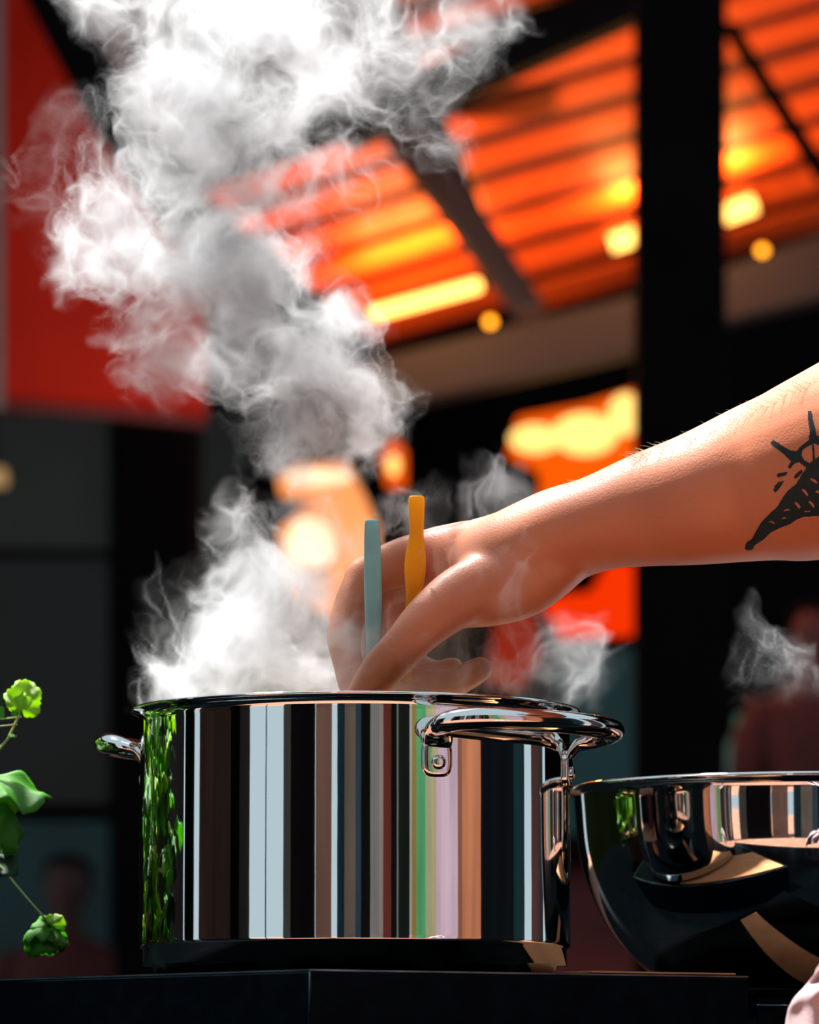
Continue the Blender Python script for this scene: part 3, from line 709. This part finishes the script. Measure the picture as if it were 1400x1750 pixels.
# the mass of the plant left of the picture, mirrored in the pot wall
rs = random.Random(11)
base = P(-330, 1690, 2.62)
for k in range(210):
    px_, py_ = rs.gauss(-190, 75), rs.uniform(1165, 1640); Yk = rs.uniform(2.60, 2.90)
    if px_ > -50: px_ = -50 - rs.uniform(0, 120)
    b = P(px_, py_, Yk)
    place_leaf(b, (rs.uniform(-1, 1), rs.uniform(-1, 1), rs.uniform(-.6, .7)), (rs.uniform(-.6, .6), rs.uniform(-.6, .6), 1), rs.uniform(.013, .024), rs.choice([leaf_light, leaf_mid, leaf_mid, leaf_light, leaf_dark]), rs.randint(1, 7), .4)
for k in range(26):
    tp = P(rs.gauss(-180, 70), rs.uniform(1180, 1500), rs.uniform(2.62, 2.85)); bb = Vector((base.x + rs.uniform(-.03, .03), 2.76 + rs.uniform(-.03, .03), ZTAB+.09))
    if tp.x > P(-40, 0, 2.6).x: continue
    tube('stem', [bb, (bb*2+tp)/3 + Vector((rs.uniform(-.01, .01), 0, .02)), (bb+tp*2)/3 + Vector((0, 0, .015)), tp], .0011, stem_m, herb, 6)
lathe('plant_pot', [(0, 0), (.055, 0), (.068, .095), (.072, .095), (.072, .108), (.064, .108), (.062, .09), (0, .09)], (base.x-.03, 2.80, ZTAB), mat('terracotta', (.42, .16, .08), rough=.8, noise=.15, nscale=20), herb, 40)

# ================================================================== PINK CLOTH, bottom right
def cloth():
    # folded cloth hanging over the near table edge
    s = px_m(2.28); nu, nv = 26, 30; v, f = [], []
    outl = [(1412, 1640), (1398, 1652), (1383, 1672), (1368, 1690), (1352, 1706), (1343, 1725), (1338, 1750), (1335, 1800), (1332, 1860)]
    for j in range(nv):
        t = j/(nv-1)*(len(outl)-1); i0 = min(int(t), len(outl)-2); x0, y0 = L(outl[i0], outl[i0+1], t-i0)
        for i in range(nu):
            q = i/(nu-1); x = x0 + q*(1640-x0); y = y0 - 60*math.sin(q*2.2)
            edge = math.sqrt(max(0, 1-(1-min(1, q*5))**2))
            Y = 2.30 - .018*edge - .006*math.sin(q*16+t*.8) - .004*math.sin(t*1.7+q*5)
            v.append(P(x, y, Y))
    for j in range(nv-1):
        for i in range(nu-1): a = j*nu+i; f.append([a, a+1, a+nu+1, a+nu])
    o = mesh('pink_cloth', v, f, mat('pink_cotton', (.52, .36, .38), rough=.95, noise=.08, nscale=30, bump=.4, bscale=1500), None, True)
    m = o.modifiers.new('t', 'SOLIDIFY'); m.thickness = .004; m.offset = 1
    m = o.modifiers.new('s', 'SUBSURF'); m.levels = 1; m.render_levels = 1
    setp(o, 'pale pink folded cloth at the bottom right table edge', 'cloth')
cloth()

# ================================================================== SURROUNDINGS BEHIND THE CAMERA (mirrored in the steel)
def ring(x0, x1, col, Rr=3.6, h=3.0, name='pillar', rough=.8, noise=.25):
    """upright board standing where the pot wall mirrors it between photo columns x0..x1"""
    out = []
    for x in (x0, x1):
        u = max(-.9999, min(.9999, (x-607)/367.0)); th = math.asin(u)
        # incoming ray from the camera, mirrored at the wall
        n = Vector((math.sin(th), -math.cos(th), 0)); p = Vector((PX, PY, 0)) + n*R
        i = (p - Vector((0, 0, 0))); i.z = 0; i.normalize(); r = i - n*(2*i.dot(n))
        # intersect with circle of radius Rr about the pot
        q = p - Vector((PX, PY, 0)); b = q.dot(r); c = q.dot(q) - Rr*Rr; t = -b + math.sqrt(b*b - c)
        out.append(p + r*t)
    a, b = out; d = (Vector((PX, PY, 0)) - (a+b)/2); d.z = 0; d.normalize()
    bk = [a - d*.08, b - d*.08]
    v, f = prism([(a.x, a.y, 0), (b.x, b.y, 0), (b.x, b.y, h), (a.x, a.y, h)], [(bk[0].x, bk[0].y, 0), (bk[1].x, bk[1].y, 0), (bk[1].x, bk[1].y, h), (bk[0].x, bk[0].y, h)])
    o = mesh(name, v, f, mat('board', tuple(c*.30 for c in col), rough=.95, spec=.02, noise=noise, nscale=2.5)); o['kind'] = 'structure'; return o
BLK = (.004, .004, .005)
stripes = [
    (252, 300, (.03, .06, .02)), (300, 326, (.07, .08, .09)), (328, 344, BLK), (353, 376, (.12, .09, .08)), (376, 406, (.10, .085, .08)), (406, 421, BLK), (421, 438, (.07, .085, .095)),
    (464.3, 466.2, (.06, .2, .26)), (494, 506, (.12, .14, .14)), (506, 546, BLK), (547, 573, (.23, .14, .115)), (582, 594, (.008, .03, .045)), (594, 612, (.16, .14, .12)), (612, 621, (.03, .06, .09)),
    (621, 636, BLK), (636, 650, (.22, .24, .25)), (650, 657, (.30, .26, .25)), (657, 670, (.13, .03, .025)), (670, 679, BLK), (679, 682, (.15, .17, .16)), (682, 700, (.007, .012, .010)),
    (700, 704, (.5, .5, .5)), (704, 711, (.35, .25, .06)), (711, 726, (.10, .45, .20)), (726, 736, (.38, .45, .25)), (736, 743, (.50, .46, .28)), (743, 779, (.66, .52, .66)), (779, 786, (.30, .13, .09)), (786, 817, (.62, .25, .13)),
    (817, 872, (.003, .006, .009)), (872, 890, (.012, .045, .055)), (902, 914, (.16, .08, .08)), (914, 922, (.12, .13, .14)), (926, 972, BLK)]
for x0, x1, c in stripes: ring(x0, x1, c)

# ================================================================== STEAM
def build_steam(res=0.0012):
    me = bpy.data.meshes.new('steam'); lo = P(0, 1225, 2.60); hi = P(1000, -30, 2.60)
    mn = Vector((lo.x-.02, 2.525, lo.z)); mx = Vector((P(1400, 0, 2.6).x+.0, 2.71, hi.z+.02))
    o = bpy.data.objects.new('steam', me); COL.objects.link(o)
    setp(o, 'billowing white steam rising from the steel stock pot', 'steam', None, 'stuff')
    vm = bpy.data.materials.new('steam_vapour'); vm.use_nodes = True; t = vm.node_tree; t.nodes.clear()
    out = t.nodes.new('ShaderNodeOutputMaterial'); pv = t.nodes.new('ShaderNodeVolumePrincipled')
    pv.inputs['Color'].default_value = (.76, .775, .79, 1); pv.inputs['Density'].default_value = STEAM_DENSITY; pv.inputs['Anisotropy'].default_value = 0.35
    t.links.new(pv.outputs[0], out.inputs['Volume'])
    g = bpy.data.node_groups.new('steam_field', 'GeometryNodeTree'); g.is_modifier = True
    g.interface.new_socket('Geometry', in_out='INPUT', socket_type='NodeSocketGeometry'); g.interface.new_socket('Geometry', in_out='OUTPUT', socket_type='NodeSocketGeometry')
    N = g.nodes; LK = g.links; go = N.new('NodeGroupOutput')
    def vm_(op, a, b=None, s=None):
        n = N.new('ShaderNodeVectorMath'); n.operation = op
        for i, x in enumerate((a, b)):
            if x is None: continue
            if isinstance(x, (tuple, Vector)): n.inputs[i].default_value = tuple(x)
            else: LK.new(x, n.inputs[i])
        if s is not None: n.inputs['Scale'].default_value = s
        return n.outputs['Value'] if op in ('DISTANCE', 'LENGTH', 'DOT_PRODUCT') else n.outputs['Vector']
    def ma(op, a, b=None, c=None):
        n = N.new('ShaderNodeMath'); n.operation = op
        for i, x in enumerate((a, b, c)):
            if x is None: continue
            if isinstance(x, (int, float)): n.inputs[i].default_value = x
            else: LK.new(x, n.inputs[i])
        return n.outputs[0]
    def noise(vec, sc, det=0.0, rough=.5, color=True):
        n = N.new('ShaderNodeTexNoise'); n.inputs['Scale'].default_value = sc; n.inputs['Detail'].default_value = det; n.inputs['Roughness'].default_value = rough
        LK.new(vec, n.inputs['Vector']); return n.outputs['Color'] if color else n.outputs[0]
    def mrange(v, a, b, c, d, smooth=True):
        n = N.new('ShaderNodeMapRange'); n.interpolation_type = 'SMOOTHSTEP' if smooth else 'LINEAR'
        LK.new(v, n.inputs['Value'])
        for k, x in zip(('From Min', 'From Max', 'To Min', 'To Max'), (a, b, c, d)): n.inputs[k].default_value = x
        return n.outputs['Result']
    pos = N.new('GeometryNodeInputPosition').outputs[0]
    p = pos
    for sc, amp, off in WARPS:
        q = vm_('ADD', p, (off, off*.7, off*1.3))
        d = vm_('SUBTRACT', noise(q, sc), (.5, .5, .5))
        p = vm_('ADD', p, vm_('SCALE', d, None, amp))
    cur = None; wide = None
    for (x, y, r, w, dY) in BLOBS:
        if y < 120: w *= .72
        c = P(x, y, 2.616+dY); rr = r*px_m(2.6)
        n = N.new('ShaderNodeMapRange'); n.interpolation_type = 'SMOOTHSTEP'
        dist = vm_('DISTANCE', p, tuple(c)); LK.new(dist, n.inputs['Value'])
        n.inputs['From Min'].default_value = rr; n.inputs['From Max'].default_value = rr*.45; n.inputs['To Min'].default_value = 0; n.inputs['To Max'].default_value = w
        cur = n.outputs['Result'] if cur is None else ma('MAXIMUM', cur, n.outputs['Result'])
        wd = mrange(dist, rr*1.45, rr*.8, 0, min(1, w**.5), False)
        wide = wd if wide is None else ma('MAXIMUM', wide, wd)
    # inner billows: folded bright ridges and hollow gaps
    n1 = noise(p, 22.0, 2.0, .55, False); n2 = noise(p, 60.0, 2.0, .6, False)
    gaps = mrange(n1, .34, .64, .16, 1.0)
    rid = ma('ABSOLUTE', ma('SUBTRACT', n2, .5)); rid = mrange(rid, 0.0, .12, 1.6, .40)
    dens = ma('MULTIPLY', ma('MULTIPLY', cur, gaps), rid)
    # thin curling sheets of vapour around and through the billows
    n3 = noise(p, 17.0, 1.0, .5, False); n4 = noise(vm_('ADD', p, (3.3, 1.2, 5.1)), 26.0, 1.0, .5, False)
    sh = ma('MAXIMUM', mrange(ma('ABSOLUTE', ma('SUBTRACT', n3, .5)), 0, .016, 1, 0, False), mrange(ma('ABSOLUTE', ma('SUBTRACT', n4, .47)), 0, .018, 1, 0, False))
    dens = ma('ADD', dens, ma('MULTIPLY', ma('MULTIPLY', sh, wide), .75))
    dens = ma('MAXIMUM', ma('SUBTRACT', dens, .015), 0.0)
    # no vapour below the rim outside the pot
    sep = N.new('ShaderNodeSeparateXYZ'); LK.new(pos, sep.inputs[0])
    rxy = vm_('DISTANCE', vm_('MULTIPLY', pos, (1, 1, 0)), (PX, PY, 0))
    inside = mrange(rxy, R-.001, R-.004, 0, 1); above = mrange(sep.outputs[2], ZT+HP+.001, ZT+HP+.006, 0, 1)
    above = ma('MULTIPLY', above, ma('MAXIMUM', mrange(rxy, .155, .135, 0, 1), mrange(sep.outputs[2], ZT+HP+.002, ZT+HP+.045, 0, 1)))
    dens = ma('MULTIPLY', dens, ma('MAXIMUM', inside, above))
    vc = N.new('GeometryNodeVolumeCube'); LK.new(dens, vc.inputs['Density'])
    vc.inputs['Background'].default_value = 0
    vc.inputs['Min'].default_value = mn; vc.inputs['Max'].default_value = mx
    for k, i in zip(('Resolution X', 'Resolution Y', 'Resolution Z'), range(3)): vc.inputs[k].default_value = int((mx[i]-mn[i])/res)
    smn = N.new('GeometryNodeSetMaterial'); smn.inputs['Material'].default_value = vm
    LK.new(vc.outputs[0], smn.inputs[0]); LK.new(smn.outputs[0], go.inputs[0])
    md = o.modifiers.new('vapour', 'NODES'); md.node_group = g
    me.materials.append(vm)
    return o
STEAM_DENSITY = 58.0
WARPS = [(140.0, .0035, 2.2), (65.0, .010, 5.3), (65.0, .009, 8.9), (30.0, .024, 7.7), (30.0, .022, 1.9), (14.0, .045, 3.1), (14.0, .035, 6.1), (7.0, .040, 0.0)]
# (px, py, radius px, weight, depth offset m)
BLOBS = [
    (300, 1150, 75, .9, .0), (360, 1130, 95, 1, .02), (450, 1120, 110, 1, -.01), (540, 1120, 100, .9, .02), (610, 1150, 70, .45, -.02), (400, 1050, 80, .8, .02), (480, 1030, 90, .7, -.01), (420, 960, 75, .6, .01),
    (560, 1030, 70, .45, .0), (420, 890, 55, .45, .02), (520, 950, 80, .35, -.02), (600, 860, 60, .25, .01), (470, 790, 60, .5, .01), (540, 740, 80, .7, .0), (600, 700, 75, .8, .02), (500, 690, 80, .9, -.01),
    (450, 640, 70, .8, .01), (560, 620, 90, .9, .0), (490, 560, 90, 1, .02), (400, 500, 80, .9, .0), (330, 450, 90, .9, -.02), (440, 440, 95, .95, .02), (250, 420, 90, .8, .0), (170, 400, 80, .75, .02), (110, 430, 60, .55, .0),
    (230, 330, 80, .7, .0), (330, 360, 90, .8, .02), (400, 300, 95, .9, .0), (300, 250, 90, .9, -.02), (520, 330, 70, .4, .0), (600, 330, 55, .35, .02), (450, 200, 110, .9, .0), (350, 150, 110, .9, .02), (250, 160, 80, .75, -.01),
    (560, 160, 100, .8, .02), (650, 100, 100, .7, .0), (530, 60, 110, .8, -.02), (400, 50, 110, .9, .0), (260, 50, 100, .8, .02), (160, 40, 70, .6, .0), (740, 120, 80, .5, .0), (800, 60, 80, .4, .02), (880, 40, 60, .3, .0), (680, 210, 60, .5, .0),
    (100, 250, 70, .16, .0), (60, 330, 60, .12, .0), (250, 560, 70, .3, .01), (330, 600, 70, .4, .0), (280, 640, 60, .2, .0), (740, 280, 60, .2, .01),
    (720, 1150, 60, .18, -.05), (800, 1130, 60, .05, -.05), (860, 1170, 60, .14, -.02), (940, 1175, 50, .16, .0), (760, 1060, 60, .14, -.06), (690, 1060, 50, .16, -.06), (880, 1040, 50, .14, -.07), (820, 850, 50, .14, .03), (690, 860, 40, .3, .03),
    (440, 1110, 150, .5, .0), (430, 980, 90, .9, .0), (385, 900, 70, .5, .01), (480, 1000, 100, .8, -.01), (600, 30, 110, .7, .0), (700, 60, 90, .6, .01), (820, 100, 60, .35, .0),
    (640, 1140, 80, .30, -.055), (600, 1090, 80, .26, -.06), (700, 1100, 70, .13, -.065), (780, 1020, 60, .14, -.065), (560, 800, 60, .35, .0), (520, 860, 60, .3, .01), (560, 1090, 110, .5, .01), (520, 1000, 90, .4, .0), (500, 650, 110, .9, .0), (590, 680, 95, .8, -.01), (470, 770, 80, .6, .0), (630, 620, 60, .5, .01), (620, 740, 55, .5, .0), (440, 700, 60, .6, .0),
    (1330, 1120, 90, .13, .03), (1370, 1200, 80, .08, .02), (1290, 1060, 50, .12, .03), (990, 1120, 60, .12, .05)]
steam = build_steam()
